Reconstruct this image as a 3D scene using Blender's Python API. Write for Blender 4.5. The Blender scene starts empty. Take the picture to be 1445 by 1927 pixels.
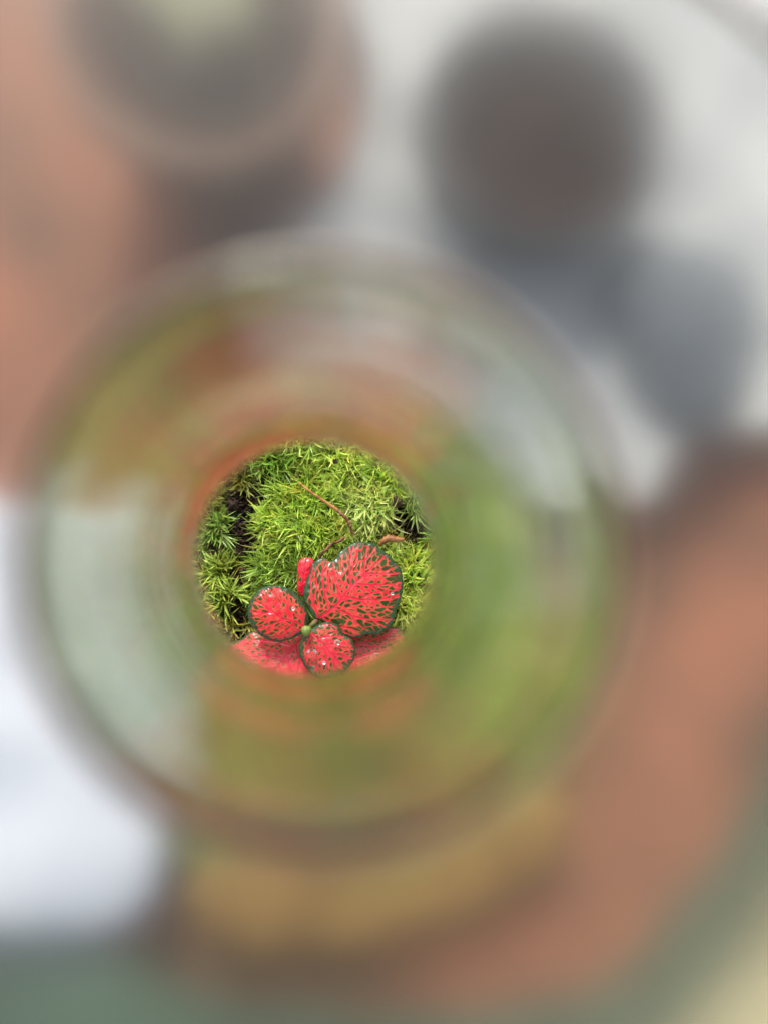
import bpy, math, random
import numpy as np
from mathutils import Vector, Matrix
from mathutils.geometry import delaunay_2d_cdt
random.seed(7); rng = np.random.default_rng(7)
sc = bpy.context.scene
C = sc.collection

# ---------------------------------------------------------------- camera (real scale, metres)
# The phone looks down the neck of an upright bottle, leaning about seven degrees.
axis_cam = Vector((4.75, 3.05, 43.0)).normalized()
Xw = (Vector((1, 0, 0)) - axis_cam * axis_cam.x).normalized()
Yw = axis_cam.cross(Xw)
Rcw = Matrix((Xw, Yw, axis_cam))                       # camera -> world
RIM_Z = 0.169; NECK_Z = 0.1257; GROUND_Z = -0.034
cam_loc = Vector((0, 0, RIM_Z)) - Rcw @ (Vector((-2.1, -1.45, -31.0)) * 0.001)
cd = bpy.data.cameras.new('camera'); cam = bpy.data.objects.new('camera', cd); C.objects.link(cam)
cam.matrix_world = Matrix.Translation(cam_loc) @ Rcw.to_4x4()
cd.sensor_fit = 'VERTICAL'; cd.sensor_height = 36; cd.lens = 26
cd.clip_start = 0.001; cd.clip_end = 50
cd.dof.use_dof = True; cd.dof.focus_distance = 0.196; cd.dof.aperture_fstop = 9.3
sc.camera = cam
FPX = 1927 * 26 / 36
def at(px, py, z):
    """where the sight line through a spot of the photograph meets the height z"""
    d = Rcw @ Vector(((px - 722.5) / FPX, (963.5 - py) / FPX, -1))
    return cam_loc + d * ((z - cam_loc.z) / d.z)
Rn = np.array(Rcw); cl = np.array(cam_loc)
def at_np(px, py, z):
    d = np.stack([(px - 722.5) / FPX, (963.5 - py) / FPX, -np.ones_like(px)], -1) @ Rn.T
    t = (z - cl[2]) / d[..., 2]
    return cl + d * t[..., None]
def w2px(P):
    q = (P - cl) @ Rn
    return 722.5 - FPX * q[..., 0] / q[..., 2], 963.5 + FPX * q[..., 1] / q[..., 2]

# ---------------------------------------------------------------- sky and sun
EL, AZ = math.radians(37), math.radians(-12)
w = bpy.data.worlds.new('World'); sc.world = w; w.use_nodes = True
nt = w.node_tree; bg = nt.nodes['Background']
sky = nt.nodes.new('ShaderNodeTexSky'); sky.sky_type = 'NISHITA'; sky.sun_disc = False
sky.sun_elevation = EL; sky.sun_rotation = AZ; sky.dust_density = 3.0; sky.ozone_density = 1.0
bw = nt.nodes.new('ShaderNodeRGBToBW'); veil = nt.nodes.new('ShaderNodeMixRGB'); veil.inputs[0].default_value = .65   # thin white cloud veil
nt.links.new(sky.outputs[0], bw.inputs[0]); nt.links.new(sky.outputs[0], veil.inputs[1]); nt.links.new(bw.outputs[0], veil.inputs[2])
nt.links.new(veil.outputs[0], bg.inputs[0]); bg.inputs[1].default_value = 0.15
sd = bpy.data.lights.new('sun', 'SUN'); sd.energy = 1.5; sd.angle = math.radians(12); sd.color = (1, .97, .92)
sun = bpy.data.objects.new('sun', sd); C.objects.link(sun)
sv = Vector((math.sin(AZ) * math.cos(EL), math.cos(AZ) * math.cos(EL), math.sin(EL)))
sun.rotation_euler = sv.to_track_quat('Z', 'Y').to_euler()
sc.view_settings.view_transform = 'Standard'; sc.view_settings.look = 'None'
sc.view_settings.exposure = 0.88; sc.view_settings.gamma = 1
sc.cycles.max_bounces = 20; sc.cycles.transmission_bounces = 16; sc.cycles.transparent_max_bounces = 24
sc.cycles.glossy_bounces = 8; sc.cycles.diffuse_bounces = 4
sc.cycles.use_denoising = True; sc.cycles.sample_clamp_indirect = 4.0

# ---------------------------------------------------------------- helpers
def tag(o, label, cat, group=None, kind=None):
    o['label'] = label; o['category'] = cat
    if group: o['group'] = group
    if kind: o['kind'] = kind
    return o
def mesh(name, V, F, mat, parent=None, smooth=True, col=None, attrs=None):
    me = bpy.data.meshes.new(name)
    V = np.asarray(V, dtype=np.float32)
    if isinstance(F, np.ndarray):
        n, k = F.shape
        me.vertices.add(len(V)); me.vertices.foreach_set('co', V.ravel())
        me.loops.add(n * k); me.loops.foreach_set('vertex_index', F.ravel().astype(np.int32))
        me.polygons.add(n); me.polygons.foreach_set('loop_start', np.arange(0, n * k, k, dtype=np.int32))
        me.polygons.foreach_set('loop_total', np.full(n, k, dtype=np.int32))
        me.update(calc_edges=True)
    else:
        me.from_pydata([tuple(v) for v in V], [], F)
    me.polygons.foreach_set('use_smooth', np.full(len(me.polygons), smooth)); me.update()
    if col is not None:
        a = me.color_attributes.new('Col', 'FLOAT_COLOR', 'POINT')
        c4 = np.ones((len(V), 4), np.float32); c4[:, :3] = col
        a.data.foreach_set('color', c4.ravel())
    for k2, v2 in (attrs or {}).items():
        a = me.attributes.new(k2, 'FLOAT', 'POINT'); a.data.foreach_set('value', v2.astype(np.float32))
    me.materials.append(mat)
    o = bpy.data.objects.new(name, me); C.objects.link(o)
    if parent: o.parent = parent
    return o
def empty(name, loc=(0, 0, 0)):
    o = bpy.data.objects.new(name, None); C.objects.link(o); o.location = loc; o.empty_display_size = .01
    return o
def under(o, parent):
    """parent o keeping its world place (parents here are only translated)"""
    o.parent = parent; o.location = Vector(o.location) - parent.location
    return o
def mat(name):
    m = bpy.data.materials.new(name); m.use_nodes = True
    return m, m.node_tree, m.node_tree.nodes['Principled BSDF']
def N(nt, kind, **kw):
    n = nt.nodes.new(kind)
    for k, v in kw.items():
        if k in n.inputs: n.inputs[k].default_value = v
        else: setattr(n, k, v)
    return n
def noisy(name, c1, c2, scale=30, rough=.7, bump=.3, bscale=None, c3=None, coat=0, dist=.002, detail=5, contrast=(.35, .65)):
    m, t, p = mat(name)
    tc = N(t, 'ShaderNodeTexCoord'); n = N(t, 'ShaderNodeTexNoise', Scale=scale, Detail=detail)
    r = N(t, 'ShaderNodeValToRGB'); e = r.color_ramp.elements
    e[0].color = (*c1, 1); e[1].color = (*c2, 1); e[0].position, e[1].position = contrast
    if c3: k = e.new(sum(contrast) / 2); k.color = (*c3, 1)
    t.links.new(tc.outputs['Object'], n.inputs['Vector']); t.links.new(n.outputs[0], r.inputs[0])
    t.links.new(r.outputs[0], p.inputs['Base Color'])
    n2 = N(t, 'ShaderNodeTexNoise', Scale=bscale or scale * 6, Detail=6)
    t.links.new(tc.outputs['Object'], n2.inputs['Vector'])
    b = N(t, 'ShaderNodeBump', Strength=bump, Distance=dist); t.links.new(n2.outputs[0], b.inputs['Height'])
    t.links.new(b.outputs[0], p.inputs['Normal'])
    p.inputs['Roughness'].default_value = rough; p.inputs['Coat Weight'].default_value = coat
    return m
def lathe(name, prof, m, parent=None, n=96, z0=0, close=False, wob=0.0, seed=0, cx=0, cy=0):
    th = np.linspace(0, 2 * np.pi, n, endpoint=False); prof = np.array(prof, float); k = len(prof)
    ph = np.random.default_rng(seed).uniform(0, 6.28, 8)
    V = []
    for i, (r, z) in enumerate(prof):
        f = 1 + wob * (np.sin(2 * th + ph[0] + i * .02) * .5 + np.sin(3 * th + ph[1]) * .3 + np.sin(5 * th + ph[2] + i * .05) * .2)
        V.append(np.stack([cx + r * f * np.cos(th), cy + r * f * np.sin(th), np.full(n, z + z0)], -1))
    V = np.concatenate(V); kk = k if close else k - 1
    a = np.arange(kk)[:, None]; b = np.arange(n)[None]
    a2 = (a + 1) % k; b2 = (b + 1) % n
    F = np.stack([a * n + b, a * n + b2, a2 * n + b2, a2 * n + b], -1).reshape(-1, 4)
    if close: F = F[:, ::-1]
    return mesh(name, V, F, m, parent)
def smooth_prof(pts, m=8):
    P = np.array(pts, float); P = np.vstack([2 * P[0] - P[1], P, 2 * P[-1] - P[-2]]); out = []
    for i in range(1, len(P) - 2):
        for t in np.linspace(0, 1, m, endpoint=False):
            p0, p1, p2, p3 = P[i - 1:i + 3]
            out.append(.5 * (2 * p1 + (p2 - p0) * t + (2 * p0 - 5 * p1 + 4 * p2 - p3) * t ** 2 + (3 * p1 - p0 - 3 * p2 + p3) * t ** 3))
    out.append(P[-2]); return np.array(out)
def closed_curve(pts, n):
    P = np.array(pts, float); k = len(P); out = []
    for i in range(k):
        p0, p1, p2, p3 = P[(i - 1) % k], P[i], P[(i + 1) % k], P[(i + 2) % k]
        for t in np.linspace(0, 1, 24, endpoint=False):
            out.append(.5 * (2 * p1 + (p2 - p0) * t + (2 * p0 - 5 * p1 + 4 * p2 - p3) * t ** 2 + (3 * p1 - p0 - 3 * p2 + p3) * t ** 3))
    out = np.array(out); d = np.r_[0, np.cumsum(np.linalg.norm(np.diff(np.vstack([out, out[:1]]), axis=0), axis=1))]
    s = np.linspace(0, d[-1], n, endpoint=False); o2 = np.vstack([out, out[:1]])
    return np.stack([np.interp(s, d, o2[:, 0]), np.interp(s, d, o2[:, 1])], -1)
def vnoise(x, y, seed=0):
    """smooth value noise on numpy arrays, 0..1"""
    g = np.random.default_rng(seed).random((64, 64))
    xi = np.floor(x).astype(int); yi = np.floor(y).astype(int); fx = x - xi; fy = y - yi
    fx = fx * fx * (3 - 2 * fx); fy = fy * fy * (3 - 2 * fy)
    a = g[xi % 64, yi % 64]; b = g[(xi + 1) % 64, yi % 64]; c = g[xi % 64, (yi + 1) % 64]; d = g[(xi + 1) % 64, (yi + 1) % 64]
    return (a * (1 - fx) + b * fx) * (1 - fy) + (c * (1 - fx) + d * fx) * fy
def tube(name, pts, rad, m, parent=None, n=8, seed=0, jitter=0.0):
    P = [Vector(p) for p in pts]; V = []; r_ = random.Random(seed)
    for i, p in enumerate(P):
        t = (P[min(i + 1, len(P) - 1)] - P[max(i - 1, 0)]).normalized()
        u = t.cross(Vector((0.1, .2, 1))).normalized(); v = t.cross(u)
        rr = rad[i] if hasattr(rad, '__len__') else rad
        for k in range(n):
            a = 2 * math.pi * k / n; q = rr * (1 + jitter * (r_.random() - .5))
            V.append(p + u * q * math.cos(a) + v * q * math.sin(a))
    F = [[i * n + k, i * n + (k + 1) % n, (i + 1) * n + (k + 1) % n, (i + 1) * n + k] for i in range(len(P) - 1) for k in range(n)]
    F.append(list(range(n))[::-1]); F.append([(len(P) - 1) * n + k for k in range(n)])
    return mesh(name, [tuple(v) for v in V], F, m, parent)

# ---------------------------------------------------------------- ground and things around the bottle
m_pave = noisy('terracotta', (.13, .078, .048), (.38, .150, .080), scale=20, rough=.85, c3=(.27, .118, .066))
me = mesh('paving', [(-6, -6, 0), (6, -6, 0), (6, 6, 0), (-6, 6, 0)], [[0, 1, 2, 3]], m_pave)
me.location.z = GROUND_Z - .012; me['kind'] = 'structure'; me['label'] = 'terracotta paving seen blurred through the glass'

m_glaze = noisy('green_glaze', (.15, .22, .03), (.38, .44, .07), scale=34, rough=.45, c3=(.24, .31, .045), coat=.2)
dish = lathe('saucer', smooth_prof([(0.0, -.008), (.05, -.008), (.070, -.0085), (.076, -.004), (.078, -.004), (.077, -.0105), (.0, -.0115)], 6), m_glaze, z0=GROUND_Z + .0075, cx=.010, cy=-.019)
tag(dish, 'shallow green glazed saucer under the glass bottle', 'saucer')

def sheet(name, pts, z, m, thick=.001, wave=.003, seed=1, step=.006):
    """a soft sheet lying on the ground with gentle folds and real thickness"""
    c = closed_curve([tuple(at(x, y, z))[:2] for x, y in pts], 140); n0 = len(c)
    lo, hi = c.min(0), c.max(0); X, Y = np.meshgrid(np.arange(lo[0], hi[0], step), np.arange(lo[1], hi[1], step)); Q = np.c_[X.ravel(), Y.ravel()]
    ins = np.zeros(len(Q), bool); near = np.full(len(Q), 9.0)
    for a, b in zip(c, np.roll(c, -1, 0)):
        hit = ((a[1] > Q[:, 1]) != (b[1] > Q[:, 1])); ins ^= hit & (Q[:, 0] < (b[0] - a[0]) * (Q[:, 1] - a[1]) / (b[1] - a[1] + 1e-12) + a[0])
        near = np.minimum(near, np.hypot(*(Q - a).T))
    Q = Q[ins & (near > step * .7)]
    vv, _, ff, *_ = delaunay_2d_cdt([Vector(q) for q in np.vstack([c, Q])], [(i, (i + 1) % n0) for i in range(n0)], [], 1, 1e-9)
    P = np.array([tuple(v) for v in vv]); h = wave * 1.6 * vnoise(P[:, 0] * 60 + 60, P[:, 1] * 60 + 60, seed)
    top = np.c_[P, z + h + thick / 2]; bot = np.c_[P, z + h - thick / 2]; k = len(P)
    F = [list(f) for f in ff] + [[q + k for q in f][::-1] for f in ff] + [[i, (i + 1) % n0, (i + 1) % n0 + k, i + k] for i in range(n0)]
    return mesh(name, np.vstack([top, bot]), F, m)
m_white = noisy('white_cloth', (.50, .52, .57), (.62, .63, .67), scale=40, rough=.9, bump=.1)
m_cream = noisy('pale_cloth', (.36, .36, .365), (.66, .64, .59), scale=16, rough=.9, bump=.1)
tag(sheet('cloth', [(-500, 950), (40, 950), (170, 935), (290, 900), (370, 985), (405, 1100), (395, 1240), (335, 1400), (320, 1520), (250, 1720), (-100, 1740), (-600, 1750)], GROUND_Z + .008, m_white, seed=3),
    'white cloth lying left of the bottle on the terracotta paving', 'cloth')
tag(sheet('cloth', [(690, -300), (695, 120), (650, 330), (560, 450), (430, 540), (400, 600), (520, 660), (680, 700), (860, 750), (1010, 860), (1180, 950), (1260, 840), (1480, 790), (1900, 700), (1900, -300)], GROUND_Z + .004, m_cream, seed=5, wave=.005),
    'pale grey cloth spread behind the bottle under the dark pots', 'cloth')

def pot(px, py, R, h, body, soil, label, group=None, rimm=None):
    z0 = GROUND_Z - .010; c = at(px, py, z0 + h)
    root = empty('plant_pot', (c.x, c.y, z0))
    lathe('pot_body', [(.0, 0), (R * .68, 0), (R * .70, .001), (R * .9, h * .8), (R * .92, h * .8), (R * .86, h * .78), (R * .66, .004), (0, .004)], body, root)
    lathe('pot_rim', [(R * .92, h * .8), (R * .98, h * .8), (R, h * .82), (R, h * .98), (R * .97, h), (R * .86, h), (R * .84, h * .97), (R * .87, h * .8)], rimm or body, root, close=True)
    k = 40; n = 64; V = [(0, 0, h * .80)]
    th = np.linspace(0, 2 * np.pi, n, endpoint=False)
    for i in range(1, k):
        r = R * .86 * i / (k - 1); x = r * np.cos(th); y = r * np.sin(th)
        V += [tuple(v) for v in np.c_[x, y, h * .76 + .006 * vnoise(x * 300 + 20, y * 300 + 20, 3)]]
    F = [[0, 1 + j, 1 + (j + 1) % n] for j in range(n)] + [[1 + (i - 1) * n + j, 1 + i * n + j, 1 + i * n + (j + 1) % n, 1 + (i - 1) * n + (j + 1) % n] for i in range(1, k - 1) for j in range(n)]
    mesh('potting_soil', V, F, soil, root)
    tag(root, label, 'plant pot', group)
    return root, c
m_brown = noisy('brown_clay', (.05, .022, .011), (.10, .043, .022), scale=30, rough=.8)
m_rim = noisy('worn_clay_rim', (.18, .105, .065), (.27, .165, .11), scale=40, rough=.8)
m_dgrey = noisy('dark_grey_clay', (.025, .024, .025), (.06, .055, .055), scale=30, rough=.8)
m_bluegrey = noisy('blue_grey_stone', (.075, .085, .095), (.13, .14, .15), scale=40, rough=.75)
m_soil = noisy('dark_soil', (.022, .011, .005), (.10, .045, .022), scale=400, rough=.7, bump=.8, bscale=1500, dist=.0006)
m_soil2 = noisy('potting_soil', (.022, .011, .006), (.075, .036, .02), scale=120, rough=.9, bump=.8)
p1, c1 = pot(370, 40, .041, .045, m_brown, m_soil2, 'brown clay pot with a small seedling, behind the bottle on the left', rimm=m_rim)
p2, c2 = pot(1025, 235, .038, .042, m_dgrey, m_soil2, 'dark grey clay pot of bare soil on the pale cloth')
# seedling in the brown pot
m_seed, t_, p_ = mat('seedling_leaf'); p_.inputs['Base Color'].default_value = (.13, .13, .03, 1); p_.inputs['Roughness'].default_value = .5
sdl = empty('seedling', (c1.x + .002, c1.y + .001, GROUND_Z + .028))
tube('stem', [(0, 0, 0), (.001, .001, .008), (0, .002, .016)], [.0012, .001, .0008], m_seed, sdl)
for k in range(6):
    a = k * 1.05 + .3; L = .020; V = []; F = []
    for i in range(9):
        t = i / 8; w_ = .0055 * math.sin(math.pi * min(1, t * 1.02)) ** .8
        for s in (-1, 0, 1):
            V.append((math.cos(a) * L * t - math.sin(a) * w_ * s, math.sin(a) * L * t + math.cos(a) * w_ * s + .002, .016 + .004 * math.sin(t * 2.5) + abs(s) * .001))
    for i in range(8):
        for s in range(2): F.append([i * 3 + s, i * 3 + s + 1, i * 3 + s + 4, i * 3 + s + 3])
    mesh('leaf', V, F, m_seed, sdl)
tag(sdl, 'small olive green seedling growing in the brown pot', 'plant')
def stone(px, py, rx, ry, rz, z, m, label, seed):
    c = at(px, py, z + rz); n = 48; k = 24; V = []
    for i in range(k + 1):
        ph = math.pi * i / k
        for j in range(n):
            th = 2 * math.pi * j / n; d = np.array([math.sin(ph) * math.cos(th), math.sin(ph) * math.sin(th), math.cos(ph)])
            f = 1 + .12 * math.sin(d[0] * 3 + seed) * math.cos(d[1] * 2.6 + seed) + .05 * math.sin(7 * d[0] + 5 * d[1])
            V.append((d[0] * rx * f, d[1] * ry * f, rz + d[2] * rz))
    F = [[i * n + j, (i + 1) * n + j, (i + 1) * n + (j + 1) % n, i * n + (j + 1) % n] for i in range(k) for j in range(n)]
    o = mesh('stone', V, F, m); o.location = (c.x, c.y, z); tag(o, label, 'stone'); return o
stone(1290, 620, .026, .032, .009, GROUND_Z + .006, m_bluegrey, 'smooth blue grey stone on the pale cloth', 1)
m_mat = noisy('green_mat', (.045, .070, .040), (.085, .13, .085), scale=18, rough=.8)
m_sand = noisy('khaki_gravel', (.42, .36, .20), (.58, .50, .30), scale=200, rough=.9)
tag(sheet('mat', [(-500, 1680), (100, 1745), (420, 1860), (800, 1900), (1130, 1830), (1340, 1600), (1480, 1370), (1800, 1000), (1750, 1250), (1440, 1700), (1260, 1930), (900, 2150), (-500, 2200)], GROUND_Z - .004, m_mat, seed=12), 'dark green mat lying along the front of the paving', 'mat')
tag(sheet('gravel', [(1760, 1150), (1455, 1680), (1270, 1930), (1060, 2300), (2200, 2500), (2400, 1300)], GROUND_Z - .008, m_sand, seed=13), 'khaki gravel strip in front of the green mat, at the lower right corner', 'gravel', kind='stuff')
m_ochre = noisy('dry_leaf_ochre', (.24, .13, .035), (.36, .20, .055), scale=60, rough=.7)
m_dkleaf = noisy('dry_leaf_brown', (.10, .065, .03), (.16, .10, .05), scale=60, rough=.8)
tag(sheet('dead_leaf', [(360, 1640), (520, 1570), (850, 1500), (1060, 1500), (1020, 1640), (800, 1740), (560, 1780), (400, 1740)], GROUND_Z + .001, m_ochre, seed=8), 'broad ochre brown dead leaf lying on the paving in front of the bottle', 'leaf')

# ---------------------------------------------------------------- glass bottle
def glass(name, col, rough, bump=.0, bscale=60, stretch=(1, 1, 1), ior=1.5):
    m, t, p = mat(name); t.nodes.remove(p)
    g = N(t, 'ShaderNodeBsdfGlass', IOR=ior, Roughness=rough); g.inputs['Color'].default_value = (*col, 1)
    if bump:
        tc = N(t, 'ShaderNodeTexCoord'); mp = N(t, 'ShaderNodeMapping'); mp.inputs['Scale'].default_value = stretch
        n = N(t, 'ShaderNodeTexNoise', Scale=bscale, Detail=3); b = N(t, 'ShaderNodeBump', Strength=bump, Distance=.001)
        t.links.new(tc.outputs['Object'], mp.inputs[0]); t.links.new(mp.outputs[0], n.inputs['Vector'])
        t.links.new(n.outputs[0], b.inputs['Height']); t.links.new(b.outputs[0], g.inputs['Normal'])
    t.links.new(g.outputs[0], t.nodes['Material Output'].inputs[0]); return m
m_neck = glass('neck_glass', (.94, .965, .94), .065, .22, 330, (1, 1, .22), ior=1.33)
m_lip = glass('lip_glass', (.96, .97, .96), .225, .15, 90, ior=1.33)
m_edge = glass('thick_green_glass', (.42, .56, .47), .3, .2, 80)
def thin_glass(name, col):
    m, t, p = mat(name); t.nodes.remove(p)
    lw = N(t, 'ShaderNodeLayerWeight', Blend=.5); pw = N(t, 'ShaderNodeMath', operation='POWER'); pw.inputs[1].default_value = 5
    ml = N(t, 'ShaderNodeMath', operation='MULTIPLY_ADD'); ml.inputs[1].default_value = .92; ml.inputs[2].default_value = .07
    tr = N(t, 'ShaderNodeBsdfTransparent'); tr.inputs[0].default_value = (*col, 1)
    gl = N(t, 'ShaderNodeBsdfGlossy', Roughness=.04); mx = N(t, 'ShaderNodeMixShader')
    t.links.new(lw.outputs['Facing'], pw.inputs[0]); t.links.new(pw.outputs[0], ml.inputs[0]); t.links.new(ml.outputs[0], mx.inputs[0])
    t.links.new(tr.outputs[0], mx.inputs[1]); t.links.new(gl.outputs[0], mx.inputs[2])
    t.links.new(mx.outputs[0], t.nodes['Material Output'].inputs[0]); return m
m_body = thin_glass('thin_body_glass', (.975, .985, .975))
bottle = empty('glass_bottle', (0, 0, GROUND_Z))
G = -GROUND_Z
inner = smooth_prof([(.01172, NECK_Z - .0002), (.01163, NECK_Z + .0003), (.0116, NECK_Z + .006), (.0118, NECK_Z + .012), (.0119, .145), (.0120, .155), (.0119, RIM_Z - .004), (.0120, RIM_Z), (.0122, RIM_Z + .0003)], 8)
inner[:, 0] += .00006 * np.sin(inner[:, 1] * 1700) * np.clip((inner[:, 1] - .134) / .008, 0, 1) * np.clip((RIM_Z - inner[:, 1]) / .004, 0, 1)
outer = smooth_prof([(.0126, RIM_Z + .0001), (.0126, RIM_Z - .004), (.0125, .157), (.0123, .145), (.0122, NECK_Z + .012), (.0120, NECK_Z + .006), (.01203, NECK_Z + .0002)], 8)
lathe('neck', np.vstack([inner, outer]), m_neck, bottle, n=160, z0=G, close=True, wob=.004, seed=2)
def plate(name, r0, r1, zt, zb, m, seed, e=.00012, dz=0.0):
    fr = [0, .02, .2, .4, .6, .8, .98, 1]; w_ = r1 - r0 - 2 * e
    P = [(r0 + e + w_ * f, zt + dz * f * f) for f in fr] + [(r1 - e * .3, zt + dz - e * .3), (r1, zt + dz - e), (r1, zb + dz + e), (r1 - e * .3, zb + dz + e * .3)]
    P += [(r0 + e + w_ * f, zb + dz * f * f) for f in fr[::-1]] + [(r0 + e * .3, zb + e * .3), (r0, zb + e), (r0, zt - e), (r0 + e * .3, zt - e * .3)]
    return lathe(name, P, m, bottle, n=160, z0=G, close=True, wob=.004, seed=seed)
plate('lip', .0127, .0310, RIM_Z + .0003, RIM_Z - .0009, m_lip, 4, dz=.0006)
BR = .046
body = smooth_prof([(.0125, NECK_Z + .0030), (.0126, NECK_Z - .001), (.0160, NECK_Z - .0065), (.024, NECK_Z - .012), (.036, .098), (.044, .080), (BR, .055), (BR, .02), (BR, -.020), (.044, -.030), (.040, -.0325), (0.0, -.0325)], 8)
lathe('body', body, m_body, bottle, n=128, z0=G, wob=.004, seed=6)
tag(bottle, 'clear glass bottle with a narrow neck holding moss and a red plant', 'bottle')

# ---------------------------------------------------------------- soil and moss
# cushions: photo x, photo y, radius px, height of crown (m), colour, lean (px direction), lean amount
CUSH = [
 (590, 1000, 128, .000, (.225, .310, .040), (-.25, .25), .35),
 (560, 1090, 100, -.001, (.170, .250, .035), (-.5, .5), .35),
 (700, 955, 95, .001, (.370, .450, .130), (-.6, .75), .55),
 (640, 880, 85, -.001, (.300, .390, .070), (-.3, .7), .55),
 (735, 885, 75, .000, (.290, .400, .050), (-.55, .65), .6),
 (575, 830, 60, -.001, (.310, .400, .080), (.1, .8), .6),
 (520, 855, 62, -.003, (.150, .240, .030), (.7, -.3), .5),
 (470, 905, 44, -.005, (.150, .160, .030), (.8, .25), .6),
 (400, 1000, 36, -.005, (.200, .290, .060), (.1, .6), .5),
 (405, 1080, 46, -.004, (.210, .260, .045), (-.5, -.6), .5),
 (415, 1130, 42, -.003, (.240, .300, .050), (-.7, .1), .5),
 (440, 1190, 46, -.004, (.190, .220, .045), (-.7, .3), .5),
 (470, 1110, 28, -.006, (.200, .230, .045), (.1, -.7), .5),
 (790, 920, 44, -.003, (.210, .330, .060), (.2, .8), .5),
 (790, 1080, 52, -.002, (.32, .43, .07), (-.1, -.9), .5),
 (780, 1150, 60, -.001, (.38, .46, .09), (.7, .3), .5),
 (735, 1030, 40, -.003, (.29, .38, .065), (-.5, .4), .5),
 (730, 1210, 90, -.004, (.32, .40, .08), (.4, .4), .4),
 (620, 1250, 120, -.005, (.190, .260, .050), (0, .4), .3),
 (480, 1260, 90, -.004, (.200, .260, .050), (-.4, .4), .3),
 (610, 770, 90, -.001, (.260, .340, .060), (0, .4), .5),
 (860, 1000, 60, -.004, (.190, .300, .050), (.3, -.4), .5),
 (330, 1050, 60, -.005, (.180, .240, .050), (-.4, 0), .5),
 (850, 1130, 60, -.003, (.230, .330, .060), (.6, 0), .5),
 (460, 1350, 100, -.004, (.200, .260, .050), (-.4, .4), .3), (660, 1370, 120, -.004, (.220, .300, .050), (0, .4), .3), (820, 1290, 90, -.003, (.230, .330, .060), (.6, 0), .5),
 (700, 740, 80, -.001, (.260, .340, .060), (0, .4), .5), (460, 790, 80, -.003, (.200, .260, .050), (0, .4), .5), (830, 830, 70, -.003, (.260, .340, .060), (.2, .4), .5), (880, 920, 60, -.003, (.240, .340, .060), (.2, .4), .5),
 (340, 930, 60, -.004, (.200, .260, .050), (0, .4), .5), (340, 1180, 70, -.004, (.200, .260, .050), (0, .4), .5),
]
GAPS = [(455, 950, 30), (480, 925, 22), (440, 985, 20), (432, 935, 20), (500, 905, 16), (465, 1005, 17), (478, 1030, 15), (447, 1030, 14), (440, 1140, 12), (448, 1170, 14), (446, 1090, 15), (462, 1080, 14), (765, 985, 20), (748, 945, 14), (795, 990, 20), (782, 1010, 15), (727, 995, 9),
        (632, 869, 6), (608, 968, 9), (790, 1075, 7), (398, 1030, 12), (585, 1085, 6), (375, 1060, 10), (455, 1200, 12), (545, 850, 10)]
mpp = .2 / FPX            # metres per photo pixel at moss depth
cw = [np.array(at(c[0], c[1], 0)) for c in CUSH]
gw = [np.array(at(g[0], g[1], 0)) for g in GAPS]
def height(x, y):
    h = np.full(x.shape, -.016); idx = np.full(x.shape, -1)
    wx = x + .0016 * (vnoise(x * 420 + 50, y * 420 + 50, 11) - .5); wy = y + .0016 * (vnoise(x * 420 + 70, y * 420 + 30, 12) - .5)
    for i, (c, p) in enumerate(zip(CUSH, cw)):
        r = c[2] * mpp * 1.12; d = np.hypot(wx - p[0], wy - p[1]) / r
        hh = c[3] - .003 - .015 * (1 - np.sqrt(np.clip(1 - d ** 2, 0, 1))) - (d > 1) * .02
        m = hh > h; h = np.where(m, hh, h); idx = np.where(m, i, idx)
    for g, p in zip(GAPS, gw):
        r = g[2] * mpp * 1.3; d = np.hypot(wx - p[0], wy - p[1]) / r
        m = d < 1; idx = np.where(m, -1, idx); h = np.where(d < 1.15, np.minimum(h, -.0125 + .006 * np.clip((d - .5) / .65, 0, 1) ** 2), h)
    return h, idx
gs = np.linspace(-.0455, .0455, 330); gx, gy = np.meshgrid(gs, gs, indexing='ij')
hh, _ = height(gx, gy)
hh = np.where(hh > -.011, hh - .003, hh) + .0022 * (vnoise(gx * 900 + 99, gy * 900 + 99, 5) - .5) + .0026 * (vnoise(gx * 380 + 99, gy * 380 + 99, 6) - .5)
V = np.stack([gx, gy, hh], -1).reshape(-1, 3); n = 330
ii, jj = np.meshgrid(np.arange(n - 1), np.arange(n - 1), indexing='ij')
F = np.stack([ii * n + jj, (ii + 1) * n + jj, (ii + 1) * n + jj + 1, ii * n + jj + 1], -1).reshape(-1, 4)
rr = np.hypot(V[:, 0], V[:, 1]); F = F[(rr[F] < .0450).all(1)]
so = mesh('soil', V, F, m_soil); tag(so, 'dark wet soil showing in gaps between moss cushions', 'soil', kind='stuff')

# moss blades: shoots of narrow pointed leaves
m_moss, t, p = mat('moss')
at_ = N(t, 'ShaderNodeVertexColor', layer_name='Col'); t.links.new(at_.outputs[0], p.inputs['Base Color'])
p.inputs['Roughness'].default_value = .38; p.inputs['Specular IOR Level'].default_value = .5
trl = N(t, 'ShaderNodeBsdfTranslucent'); mx = N(t, 'ShaderNodeMixShader'); mx.inputs[0].default_value = .35
t.links.new(at_.outputs[0], trl.inputs[0]); t.links.new(p.outputs[0], mx.inputs[1]); t.links.new(trl.outputs[0], mx.inputs[2])
t.links.new(mx.outputs[0], t.nodes['Material Output'].inputs[0])
SP = .00160
gx, gy = np.meshgrid(np.arange(-.0445, .0445, SP), np.arange(-.0445, .0445, SP)); sx = (gx + rng.uniform(-.5, .5, gx.shape) * SP).ravel(); sy = (gy + rng.uniform(-.5, .5, gx.shape) * SP).ravel()
k = np.hypot(sx, sy) < .0438; sx, sy = sx[k], sy[k]
sh, si = height(sx, sy); k = si >= 0; sx, sy, sh, si = sx[k], sy[k], sh[k], si[k]
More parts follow.
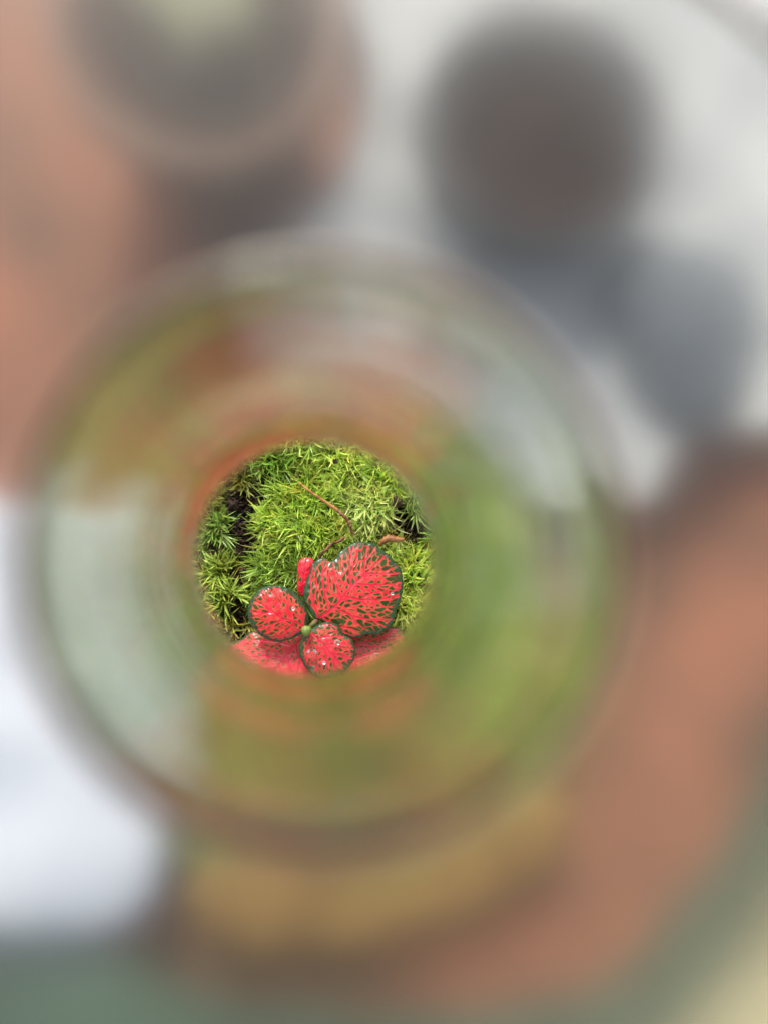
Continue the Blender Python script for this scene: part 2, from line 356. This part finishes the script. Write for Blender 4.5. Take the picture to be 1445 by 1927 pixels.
e = 3e-4; hx = (height(sx + e, sy)[0] - height(sx - e, sy)[0]) / (2 * e); hy = (height(sx, sy + e)[0] - height(sx, sy - e)[0]) / (2 * e)
sl = np.hypot(hx, hy) + 1e-6; cap = np.minimum(sl, .9) / sl
lean = np.array([c[5] for c in CUSH])[si]; la = np.array([c[6] for c in CUSH])[si]
ax = np.stack([-hx * cap * .9 + lean[:, 0] * la * 1.5 + rng.normal(0, .2, len(sx)), -hy * cap * .9 - lean[:, 1] * la * 1.5 + rng.normal(0, .2, len(sx)), np.ones(len(sx))], -1)
ax /= np.linalg.norm(ax, axis=1)[:, None]
NB = 13; S = len(sx)
axr = np.repeat(ax, NB, 0); M = S * NB
az = rng.uniform(0, 2 * np.pi, M); pol = np.radians(rng.uniform(6, 62, M))
u = np.cross(axr, np.array([0, 0, 1.0]) + 1e-3); u /= np.linalg.norm(u, axis=1)[:, None]; v = np.cross(axr, u)
rad = np.cos(az)[:, None] * u + np.sin(az)[:, None] * v
d0 = axr * np.cos(pol)[:, None] + rad * np.sin(pol)[:, None]
L = rng.uniform(.0034, .0062, M) * np.repeat(rng.uniform(.75, 1.3, S), NB)
W = rng.uniform(.00020, .00036, M)
base = np.stack([np.repeat(sx, NB), np.repeat(sy, NB), np.repeat(sh + rng.normal(0, .0007, S), NB)], -1) + rng.normal(0, .0003, (M, 3)) - axr * rng.uniform(0, .0022, M)[:, None]
curl = rng.uniform(.0, .75, M)
side = np.cross(d0, rad); side /= np.linalg.norm(side, axis=1)[:, None] + 1e-9
tw = rng.normal(0, .5, M)[:, None]; nrm = np.cross(side, d0); side = side * np.cos(tw) + nrm * np.sin(tw)
sway = rng.normal(0, .22, M)[:, None]
ts = np.array([0, .3, .62, .85, 1.0]); ws = np.array([.8, 1.0, .72, .38, .0])
Vs = []
for t_i, w_i in zip(ts, ws):
    c = base + L[:, None] * (d0 * t_i + rad * (curl[:, None] * t_i ** 2 * .5) + side * sway * t_i ** 2)
    c[:, 2] -= L * .12 * t_i ** 3
    if w_i == 0: Vs.append(c[:, None])
    else: Vs.append(np.stack([c - side * (W * w_i)[:, None], c + side * (W * w_i)[:, None]], 1))
V = np.concatenate(Vs, 1)      # M x 9
b9 = np.arange(M)[:, None, None] * 9
q = np.array([[0, 1, 3], [0, 3, 2], [2, 3, 5], [2, 5, 4], [4, 5, 7], [4, 7, 6], [6, 7, 8]])
F = (b9 + q[None]).reshape(-1, 3)
cc = np.array([c[4] for c in CUSH])[si]
patch = vnoise(sx * 350 + 40, sy * 350 + 40, 21)[:, None]; fine = rng.uniform(.75, 1.25, (S, 1))
cc = cc * (.75 + .5 * patch) * fine * [1.60, 1.64, 1.40]
olive = rng.random(S) < .10; cc[olive] = cc[olive] * [1.1, .8, .7]
bc = np.repeat(cc, NB, 0) * rng.uniform(.75, 1.3, (M, 1)); bc[:, 0] *= rng.uniform(.85, 1.15, M)
dead = rng.random(M) < .03; bc[dead] = np.array([.22, .14, .05]) * rng.uniform(.5, 1.2, (dead.sum(), 1))
pale = rng.random(M) < .08; bc[pale] = bc[pale] * 1.25 + [.06, .06, .04]
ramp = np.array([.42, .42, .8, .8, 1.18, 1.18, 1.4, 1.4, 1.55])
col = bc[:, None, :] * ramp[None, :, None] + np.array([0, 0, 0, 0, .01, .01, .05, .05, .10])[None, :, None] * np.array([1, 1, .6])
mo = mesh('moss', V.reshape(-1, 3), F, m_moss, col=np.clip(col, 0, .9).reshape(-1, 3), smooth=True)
tag(mo, 'bright green cushion moss filling the bottom of the bottle', 'moss', kind='stuff')
print('moss tris', len(F))

# loose soil crumbs and fibres in the gaps
V, F = [], []
ico = np.array([(0, 0, 1), (.9, 0, .3), (.28, .85, .3), (-.72, .53, .3), (-.72, -.53, .3), (.28, -.85, .3), (0, 0, -.6)])
fi = [(0, 1, 2), (0, 2, 3), (0, 3, 4), (0, 4, 5), (0, 5, 1), (6, 2, 1), (6, 3, 2), (6, 4, 3), (6, 5, 4), (6, 1, 5)]
for g, pnt in zip(GAPS, gw):
    for _ in range(int(g[2] * 3)):
        a = random.random() * 6.28; r = random.random() ** .5 * g[2] * mpp * 1.05; x, y = pnt[0] + math.cos(a) * r, pnt[1] + math.sin(a) * r
        s = random.uniform(.0002, .0009); b = len(V)
        P = ico * s * rng.uniform(.6, 1.4, 3) + rng.normal(0, s * .15, (7, 3)); V += [tuple(q_ + (x, y, -.0115 + random.random() * .003)) for q_ in P]
        F += [tuple(b + i for i in f) for f in fi]
cr = mesh('soil_crumbs', V, F, m_soil2, smooth=False); tag(cr, 'loose dark brown crumbs of soil lying between the moss cushions', 'soil', kind='stuff')

# ---------------------------------------------------------------- red nerve plant
def leaf_material(name, glow, rough):
    m, t, p = mat(name)
    a = N(t, 'ShaderNodeVertexColor', layer_name='Col')
    tc = N(t, 'ShaderNodeTexCoord'); n = N(t, 'ShaderNodeTexNoise', Scale=2600, Detail=2); n1 = N(t, 'ShaderNodeTexNoise', Scale=500, Detail=3)
    t.links.new(tc.outputs['Object'], n.inputs['Vector']); t.links.new(tc.outputs['Object'], n1.inputs['Vector'])
    hs = N(t, 'ShaderNodeMath', operation='MULTIPLY_ADD'); hs.inputs[1].default_value = .5; hs.inputs[2].default_value = .75
    t.links.new(n1.outputs[0], hs.inputs[0])
    mc = N(t, 'ShaderNodeMixRGB', blend_type='MULTIPLY'); mc.inputs[0].default_value = 1
    t.links.new(a.outputs[0], mc.inputs[1]); t.links.new(hs.outputs[0], mc.inputs[2]); t.links.new(mc.outputs[0], p.inputs['Base Color'])
    b = N(t, 'ShaderNodeBump', Strength=.2, Distance=.0001); t.links.new(n.outputs[0], b.inputs['Height']); t.links.new(b.outputs[0], p.inputs['Normal'])
    p.inputs['Roughness'].default_value = rough; p.inputs['Specular IOR Level'].default_value = .25
    p.inputs['Coat Weight'].default_value = glow; p.inputs['Coat Roughness'].default_value = .05
    b2 = N(t, 'ShaderNodeBump', Strength=.1, Distance=.0002); t.links.new(n1.outputs[0], b2.inputs['Height']); t.links.new(b2.outputs[0], p.inputs['Coat Normal'])
    return m
m_leaf = leaf_material('nerve_leaf', .4, .45)
plant = empty('nerve_plant', tuple(at(577, 1188, -.006)))
PX, PY = 440, 1000; SC = 340 / 1445
def crop(pts): return [(PX + x * SC, PY + y * SC) for x, y in pts]
def seg_dist(P, poly):
    """distance of points to a polyline, with tangent and arc position"""
    best = np.full(len(P), 1e9); tan = np.zeros((len(P), 2)); arc = np.zeros(len(P)); acc = 0
    for a, b in zip(poly[:-1], poly[1:]):
        ab = b - a; l = np.hypot(*ab) + 1e-9; tt = np.clip(((P - a) @ ab) / l ** 2, 0, 1); d = np.hypot(*(P - a - tt[:, None] * ab).T)
        m = d < best; best[m] = d[m]; tan[m] = ab / l; arc[m] = acc + tt[m] * l; acc += l
    return best, tan, arc
def bez(a, b, c, n=10):
    t = np.linspace(0, 1, n)[:, None]; return (1 - t) ** 2 * a + 2 * t * (1 - t) * b + t * t * c
def nerve_leaf(outline, mid, z_of, seed, cell=6.5, hole=.30, nsec=6, pale=0.0, margin=5.0, nr=90, nth=340, dome=.0012, label=None, red=(.74, .008, .034), ang=(78, 38)):
    r_ = np.random.default_rng(seed)
    out = closed_curve(outline, nth); mid = smooth_prof(mid, 6)
    # small scallops on the edge
    k = np.arange(nth); cen = out.mean(0)
    wv = 1 + .012 * (vnoise(k * .11, k * 0 + seed, seed) - .5) * 2 + .008 * np.sin(k * 2 * np.pi / nth * 17 + seed)
    out = cen + (out - cen) * wv[:, None]
    s = np.linspace(0, 1, nr) ** .8
    P = (cen + (out - cen)[None] * s[:, None, None]).reshape(-1, 2); S_ = np.repeat(s, nth)
    R = np.hypot(*(out - cen).T); edge = (1 - S_) * np.tile(R, nr)
    # veins
    ml = np.r_[0, np.cumsum(np.hypot(*np.diff(mid, axis=0).T))]; T = ml[-1]
    veins = [(mid, 1.0)]; span = R.mean()
    for j in range(nsec):
        for sd_ in (-1, 1):
            f = .03 + .80 * (j + .25 * (sd_ > 0)) / nsec + r_.uniform(-.02, .02)
            p0 = np.array([np.interp(f * T, ml, mid[:, 0]), np.interp(f * T, ml, mid[:, 1])])
            p1 = np.array([np.interp(min(1, f + .1) * T, ml, mid[:, 0]), np.interp(min(1, f + .1) * T, ml, mid[:, 1])])
            if f > .9: continue
            td = (p1 - p0) / (np.hypot(*(p1 - p0)) + 1e-9); an = math.radians(ang[0] + (ang[1] - ang[0]) * (j / nsec) + r_.uniform(-5, 5)) * sd_
            rot = lambda v, a: np.array([v[0] * math.cos(a) - v[1] * math.sin(a), v[0] * math.sin(a) + v[1] * math.cos(a)])
            dd = rot(td, an); Lv = span * (1.35 if j < 3 else 1.15) * r_.uniform(.9, 1.1)
            c2 = p0 + dd * Lv * .5 + r_.normal(0, 1.5, 2); c3 = p0 + rot(td, an * .72) * Lv
            v_ = bez(p0, c2, c3, 12); veins.append((v_, .62))
            for f2 in (.35, .65):       # forks
                i0 = int(f2 * 11); q0 = v_[i0]; dq = v_[i0 + 1] - v_[i0]; dq /= np.hypot(*dq)
                sg = r_.choice([-1, 1]); a2 = math.radians(32 + 10 * r_.random()) * sg
                veins.append((bez(q0, q0 + rot(dq, a2) * span * .22, q0 + rot(dq, a2 * .55) * span * .5, 8), .36))
    dv = np.full(len(P), 1e9); tan = np.zeros((len(P), 2)); dmain = np.full(len(P), 1e9); wmain = np.zeros(len(P))
    Pw = P + 1.6 * np.stack([vnoise(P[:, 0] * .16, P[:, 1] * .16, seed + 1) - .5, vnoise(P[:, 0] * .16, P[:, 1] * .16, seed + 2) - .5], -1)
    for v_, w_ in veins:
        d, tg, ar = seg_dist(Pw, v_); LL = np.hypot(*np.diff(v_, axis=0).T).sum()
        wd = (1.7 * w_ + .3) * (1 - .65 * ar / LL); de = d - wd
        m = de < dv; dv[m] = de[m]; m2 = d * (1 + .2 / w_) < dmain; dmain[m2] = d[m2]; tan[m2] = tg[m2]
        core = np.clip(1 - d / (wd * .75), 0, 1); wmain = np.maximum(wmain, core * min(1, w_ * 1.3))
    # green islands: stretched cells between the veins
    lo, hi = out.min(0) - 4, out.max(0) + 4; sd2 = []
    ys = np.arange(lo[1], hi[1], cell * .9)
    for yy in ys:
        for xx in np.arange(lo[0], hi[0], cell * .9): sd2.append((xx + r_.uniform(-.42, .42) * cell, yy + r_.uniform(-.42, .42) * cell))
    sd2 = np.array(sd2, dtype=np.float32); Pf = Pw.astype(np.float32); tf = tan.astype(np.float32)
    F1 = np.empty(len(P), np.float32); F2 = np.empty(len(P), np.float32); ID = np.empty(len(P), int)
    for a in range(0, len(P), 4000):
        D = Pf[a:a + 4000, None] - sd2[None]; al = (D * tf[a:a + 4000, None]).sum(-1); pr = D[..., 1] * tf[a:a + 4000, None, 0] - D[..., 0] * tf[a:a + 4000, None, 1]
        q = al ** 2 / 2.2 ** 2 + pr ** 2; part = np.partition(q, 1, axis=1)[:, :2]; F1[a:a + 4000] = np.sqrt(part[:, 0]); F2[a:a + 4000] = np.sqrt(part[:, 1]); ID[a:a + 4000] = q.argmin(1)
    gate = r_.random(len(sd2))[ID]; edge_gain = np.clip(1 - edge / (R.mean() * .75), 0, 1)
    h = (F2 - F1) / cell - hole + .23 * edge_gain + .12 * (gate - .6) - .35 * np.clip(.12 - gate, 0, 1) * 3
    green = np.clip(h / .10, 0, 1) * np.clip(dv / .9, 0, 1)
    mg = margin * (1 + .5 * (vnoise(P[:, 0] * .45, P[:, 1] * .45, seed + 9) - .5)); rim = np.clip((mg - edge) / 1.4 + .4 * (vnoise(P[:, 0] * .9, P[:, 1] * .9, seed + 7) - .2), 0, 1) * (edge < mg * 1.5)
    tooth = np.clip((mg * 1.9 - edge) / 2, 0, 1) * np.clip(h / .2 + .8, 0, 1) * np.clip(dv / .6, 0, 1)
    rim = np.maximum(rim, tooth)
    red = np.array(red); c = np.tile(red, (len(P), 1)) * (.88 + .24 * r_.random((len(sd2), 1))[ID])
    lobe = np.clip(1.2 - F2 / cell, 0, 1)[:, None]
    c = c * (1 - pale) + np.array([.80, .13, .15]) * pale  # pale: pink wash of wet glare mixed into the leaf colour
    pk = np.clip(vnoise(P[:, 0] * .09, P[:, 1] * .09, seed + 3) * 1.6 - .7, 0, 1)[:, None] * .22
    c = c * (1 - pk) + np.array([.82, .12, .12]) * pk
    halo = np.clip((h + .16) / .16, 0, 1)[:, None] * .3 * np.clip(dv / 1.2, 0, 1)[:, None]
    c = c * (1 - halo) + np.array([.40, .22, .05]) * halo
    c = c * (1 - wmain[:, None] * .75) + np.array([.46, .008, .045]) * wmain[:, None] * .75
    gcol = np.array([.020, .045, .004]) * (1 + .5 * r_.random((len(sd2), 1))[ID]) + pale * np.array([.16, .16, .03])  # green islands lightened by the same painted glare
    c = c * (1 - green[:, None]) + gcol * green[:, None]
    fr = np.clip((vnoise(P[:, 0] * 1.3, P[:, 1] * 1.3, seed + 5) - .55) * 3, 0, 1)[:, None] * .08
    rc = np.array([.012, .048, .009]) + fr * np.array([.7, .8, .75])
    c = c * (1 - rim[:, None]) + rc * rim[:, None]
    z = z_of(P[:, 0], P[:, 1]) + dome * (1 - S_ ** 2)
    z = z - .00009 * np.clip(1 - dmain / 2.5, 0, 1) + .00012 * (vnoise(P[:, 0] * .12, P[:, 1] * .12, seed + 4) - .5) * 2 - .0005 * np.clip(1 - edge / 3.0, 0, 1) ** 2
    W_ = at_np(P[:, 0], P[:, 1], z)
    nv = len(W_)
    i, j = np.meshgrid(np.arange(nr - 1), np.arange(nth), indexing='ij'); j2 = (j + 1) % nth
    F = np.stack([i * nth + j, (i + 1) * nth + j, (i + 1) * nth + j2, i * nth + j2], -1).reshape(-1, 4)
    # underside
    W2 = W_.copy(); W2[:, 2] -= .0003 * np.clip(edge / 2, .15, 1); F2_ = F[:, ::-1] + nv
    j = np.arange(nth); a = (nr - 1) * nth; Fs = np.stack([a + j, a + nv + j, a + nv + (j + 1) % nth, a + (j + 1) % nth], -1)
    lc = np.array(plant.location)
    o = mesh('leaf', np.vstack([W_, W2]) - lc, np.vstack([F, F2_, Fs]), m_leaf, plant, col=np.clip(np.vstack([c, c * .6]), 0, .9))
    if label: o['label'] = label
    return o
big = crop([(665, 705), (620, 660), (580, 600), (556, 540), (556, 470), (585, 390), (605, 320), (640, 250), (690, 212), (735, 212), (754, 240), (800, 225), (850, 160), (920, 110), (1000, 85), (1085, 92), (1170, 130), (1250, 200), (1312, 272), (1345, 345), (1352, 440), (1335, 550), (1298, 620), (1285, 700), (1230, 780), (1150, 822), (1060, 825), (1010, 848), (950, 858), (890, 830), (830, 780), (760, 745)])
nerve_leaf(big, crop([(650, 712), (740, 655), (830, 580), (900, 490), (1000, 390), (1120, 280), (1230, 170)]), lambda x, y: .0075 + (x - 690) * -1.2e-5 + (y - 1100) * 1.5e-5, 31, cell=12.5, hole=.18, nsec=5, nr=120, nth=420, margin=4.6, dome=.0016, label='largest round leaf, red netted with green, notched at the top', ang=(85, 36))
small = crop([(575, 778), (540, 815), (480, 850), (390, 882), (290, 868), (200, 818), (140, 740), (112, 650), (130, 560), (180, 485), (250, 440), (330, 430), (420, 448), (500, 500), (560, 570), (592, 650), (590, 720)])
nerve_leaf(small, crop([(580, 780), (500, 725), (380, 690), (280, 620), (180, 560)]), lambda x, y: .0115 + (x - 560) * -.6e-5, 47, cell=10.5, hole=.24, nsec=4, margin=5.0, dome=.0015, label='small round leaf left of the bud with a wet highlight', red=(.76, .012, .028), ang=(70, 35))
low = crop([(600, 800), (545, 850), (520, 930), (535, 1010), (570, 1080), (620, 1140), (700, 1175), (800, 1165), (900, 1110), (962, 1020), (972, 940), (940, 860), (870, 815), (835, 755), (770, 728), (700, 730), (640, 765)])
nerve_leaf(low, crop([(595, 785), (660, 850), (740, 930), (810, 1010), (880, 1100)]), lambda x, y: .0120 + (y - 1180) * -.5e-5, 53, cell=10, hole=.22, nsec=4, margin=4.6, dome=.0014, pale=.08, label='small round leaf below the bud carrying a water drop', ang=(70, 35))
ll = [(577, 1192), (540, 1196), (505, 1195), (478, 1188), (455, 1200), (430, 1215), (405, 1240), (396, 1275), (415, 1325), (470, 1368), (540, 1378), (625, 1352), (645, 1285), (625, 1225)]
nerve_leaf(ll, [(575, 1195), (545, 1225), (520, 1260), (500, 1290), (490, 1312)], lambda x, y: .0037 + (y - 1200) * 1.2e-5 - 6.5e-5 * 8 * np.log1p(np.exp((474 - x) / 8)), 61, cell=9, hole=.34, nsec=5, pale=.26, margin=3.5, dome=.003, label='broad glossy leaf low on the left, its wet glare mixed in as pale pink', ang=(70, 40))
lr = [(590, 1195), (650, 1185), (700, 1188), (745, 1180), (765, 1200), (800, 1240), (790, 1300), (735, 1355), (665, 1378), (612, 1330), (595, 1250)]
nerve_leaf(lr, [(590, 1200), (640, 1230), (690, 1255), (730, 1290)], lambda x, y: .0025 + (y - 1200) * 1.2e-5, 67, cell=8, hole=.26, nsec=5, pale=.26, margin=2.5, dome=.002, label='red leaf low on the right under the largest leaf, wet sheen mixed in as pink', ang=(70, 40))
sl_ = crop([(545, 520), (515, 500), (505, 440), (512, 360), (508, 290), (520, 240), (560, 210), (610, 205), (640, 230), (640, 300), (620, 400), (590, 500)])
nerve_leaf(sl_, crop([(540, 520), (550, 430), (565, 330), (585, 225)]), lambda x, y: .003 + x * 0, 71, cell=9, hole=.42, nsec=3, margin=1.2, nr=50, nth=160, dome=.001, label='narrow red leaf peeping out behind the largest leaf')
m_stem = noisy('stem_skin', (.16, .17, .04), (.32, .10, .07), scale=400, rough=.5)
lc = plant.location
def rel(px, py, z): return at(px, py, z) - lc
tube('stem', [rel(577, 1190, -.010), rel(577, 1189, 0), rel(577, 1188, .0095)], [.0012, .0012, .0010], m_stem, plant)
for a_, b_ in (((577, 1186, .0085), (597, 1166, .0088)), ((577, 1186, .0095), (575, 1183, .0118)), ((578, 1188, .0095), (582, 1186, .0122)), ((577, 1190, .003), (570, 1200, .006)), ((578, 1190, .003), (595, 1200, .0045))):
    p0, p1 = rel(*a_), rel(*b_); tube('petiole', [p0, (p0 + p1) / 2 + Vector((0, 0, .0004)), p1], .0006, m_stem, plant)
m_bud = noisy('bud_green', (.10, .16, .02), (.22, .30, .05), scale=1500, rough=.35, bump=.3, dist=.0002)
V = []; F = []; n = 20
for i in range(11):
    ph = math.pi * i / 10
    for j in range(n):
        th = 2 * math.pi * j / n; f = 1 + .13 * abs(math.sin(th * 1.5 + i * .2)) - .12 * (i < 2)
        V.append((.00125 * f * math.sin(ph) * math.cos(th), .00125 * f * math.sin(ph) * math.sin(th), .0013 * math.cos(ph)))
F = [[i * n + j, (i + 1) * n + j, (i + 1) * n + (j + 1) % n, i * n + (j + 1) % n] for i in range(10) for j in range(n)]
o = mesh('bud', V, F, m_bud, plant); o.location = rel(577, 1187, .0145)
tag(plant, 'red veined nerve plant with round green edged leaves growing out of the moss', 'plant')

# water drops resting on the leaves
m_drop = glass('water', (.99, .99, .99), 0.0); m_drop.node_tree.nodes['Glass BSDF'].inputs['IOR'].default_value = 1.33
def drop(px, py, z, r, label, group=None):
    V = []; n = 24; k = 10
    for i in range(k + 1):
        q_ = i / k
        for j in range(n):
            th = 2 * math.pi * j / n; V.append((r * q_ * math.cos(th), r * q_ * math.sin(th) * .9, r * .17 * (1 - q_ ** 2.4)))
    b = len(V) - n; V.append((0, 0, -.0001)); F = [[i * n + j, (i + 1) * n + j, (i + 1) * n + (j + 1) % n, i * n + (j + 1) % n] for i in range(k) for j in range(n)] + [[b + j, len(V) - 1, b + (j + 1) % n] for j in range(n)]
    o = mesh('water_drop', V, F, m_drop); o.location = at(px, py, z); tag(o, label, 'water drop', group)
drop(587, 1230, .0141, .0014, 'round water drop on the small leaf below the bud')
for x, y, z, r, lb in ((635, 1209, .0140, .0008, 'small water bead on the right side of the leaf below the bud'), (552, 1145, .0138, .0005, 'tiny water bead on the small round leaf left of the bud'),
                   (738, 1117, .0085, .0004, 'tiny water bead near the right edge of the largest red leaf'), (652, 1128, .0098, .0005, 'tiny water bead on the middle of the largest red leaf'), (610, 1247, .0138, .0005, 'tiny water bead low on the leaf below the bud')):
    drop(x, y, z, r, lb, 'water beads on the leaves')

# ---------------------------------------------------------------- twig, rootlet, bits
m_twig = noisy('twig_bark', (.28, .09, .02), (.62, .27, .09), scale=500, rough=.4, c3=(.50, .18, .05))
m_root = noisy('root_brown', (.10, .035, .015), (.30, .12, .05), scale=700, rough=.5, bump=.8, dist=.0003)
def smooth3(pts, m=6):
    P = np.array(pts, float); P = np.vstack([2 * P[0] - P[1], P, 2 * P[-1] - P[-2]]); out = []
    for i in range(1, len(P) - 2):
        for t_ in np.linspace(0, 1, m, endpoint=False):
            a, b, c, d = P[i - 1:i + 3]; out.append(.5 * (2 * b + (c - a) * t_ + (2 * a - 5 * b + 4 * c - d) * t_ ** 2 + (3 * b - a - 3 * c + d) * t_ ** 3))
    out.append(P[-2]); return out
tw = empty('twig', tuple(at(600, 930, .003)))
rt = lambda pts: [Vector(p_) - tw.location for p_ in smooth3([tuple(at(*q_)) for q_ in pts])]
A = rt([(563, 908, .0030), (580, 922, .0042), (600, 936, .0045), (622, 951, .0040), (636, 961, .0036)])
tube('straw', A, np.linspace(.00022, .00048, len(A)), m_twig, tw, seed=1, jitter=.2)
B = rt([(634, 960, .0036), (645, 970, .0040), (654, 977, .0036), (659, 988, .0040), (661, 997, .0034), (665, 1006, .0030)])
tube('root_end', B, [.0004 + .00012 * math.sin(i * 1.7) for i in range(len(B))], m_root, tw, seed=2, jitter=.6)
for a_, b_, c_ in (((640, 965), (655, 960), (658, 972)), ((650, 975), (643, 968), (636, 972)), ((657, 985), (664, 978), (668, 984)), ((660, 995), (655, 1000), (650, 1001))):
    tube('root_hair', rt([(*a_, .0038), (*b_, .0046), (*c_, .0040)]), .00009, m_root, tw, n=5)
tag(tw, 'thin orange brown twig with a dark kinked root end lying on the moss', 'twig')
rl = tube('rootlet', smooth3([tuple(at(x, y, z)) for x, y, z in ((648, 1011, .002), (636, 1020, .003), (626, 1023, .002), (614, 1034, .003), (605, 1044, .002), (598, 1056, .0005))]), [.0003 + .00015 * math.sin(i * 1.3) ** 2 for i in range(31)], m_root, n=7, seed=5, jitter=.5)
tag(rl, 'dark brown rootlet on the moss just above the largest red leaf', 'root')
m_flake = noisy('dry_flake', (.20, .07, .025), (.50, .24, .09), scale=350, rough=.35, c3=(.36, .15, .05))
def flake(pts, w0, thick, label):
    P = smooth3([tuple(at(*q_)) for q_ in pts], 5); n = len(P); V = []
    for i, p_ in enumerate(P):
        t_ = np.array(P[min(i + 1, n - 1)]) - np.array(P[max(i - 1, 0)]); t_ /= np.linalg.norm(t_); s_ = np.cross(t_, (0, 0, 1)); s_ /= np.linalg.norm(s_)
        ww = w0 * (.45 + .55 * math.sin(math.pi * (i + .5) / n)) * (1 + .18 * math.sin(i * 2.1))
        for k, (a, b) in enumerate(((-1, -.25), (-.5, .15), (0, .3), (.5, .15), (1, -.25), (.5, -.35), (0, -.2), (-.5, -.35))): V.append(p_ + s_ * ww * a + np.array([0, 0, b * w0 + .0001 * math.sin(i * 3 + k)]))
    F = [[i * 8 + k, i * 8 + (k + 1) % 8, (i + 1) * 8 + (k + 1) % 8, (i + 1) * 8 + k] for i in range(n - 1) for k in range(8)] + [list(range(8))[::-1], [(n - 1) * 8 + k for k in range(8)]]
    o = mesh('dry_flake', V, F, m_flake); tag(o, label, 'dry leaf bit'); return o
flake([(713, 1026, .001), (722, 1018, .002), (732, 1013, .0025), (745, 1015, .0025), (761, 1015, .0015)], .0010, .0003, 'curled brown dry flake on the moss beside the top of the largest leaf')
def clod(px, py, z, r, label, seed, m=m_soil2):
    V = []; n = 20; k = 12; r_ = np.random.default_rng(seed); ph_ = r_.uniform(0, 6, 6)
    for i in range(k + 1):
        ph = math.pi * i / k
        for j in range(n):
            th = 2 * math.pi * j / n; d = (math.sin(ph) * math.cos(th), math.sin(ph) * math.sin(th), math.cos(ph))
            f = 1 + .3 * math.sin(3 * d[0] + ph_[0]) * math.sin(4 * d[1] + ph_[1]) + .22 * math.sin(9 * d[0] + ph_[2]) * math.cos(8 * d[1] + 7 * d[2] + ph_[3])
            V.append((d[0] * r * f, d[1] * r * f, d[2] * r * .7 * f))
    F = [[i * n + j, (i + 1) * n + j, (i + 1) * n + (j + 1) % n, i * n + (j + 1) % n] for i in range(k) for j in range(n)]
    o = mesh('soil_clod', V, F, m); o.location = at(px, py, z); tag(o, label, 'soil clod'); return o
clod(748, 945, -.002, .0014, 'dark brown soil clod in the moss at the upper right', 3, m_soil)
clod(631, 868, .0005, .0007, 'tiny dark soil clod alone in the bright moss near the top', 4)
clod(440, 950, -.009, .0016, 'brown soil clod in the dark gap at the left of the moss', 5)
clod(465, 985, -.010, .0014, 'small brown soil clod low in the dark left gap', 6)
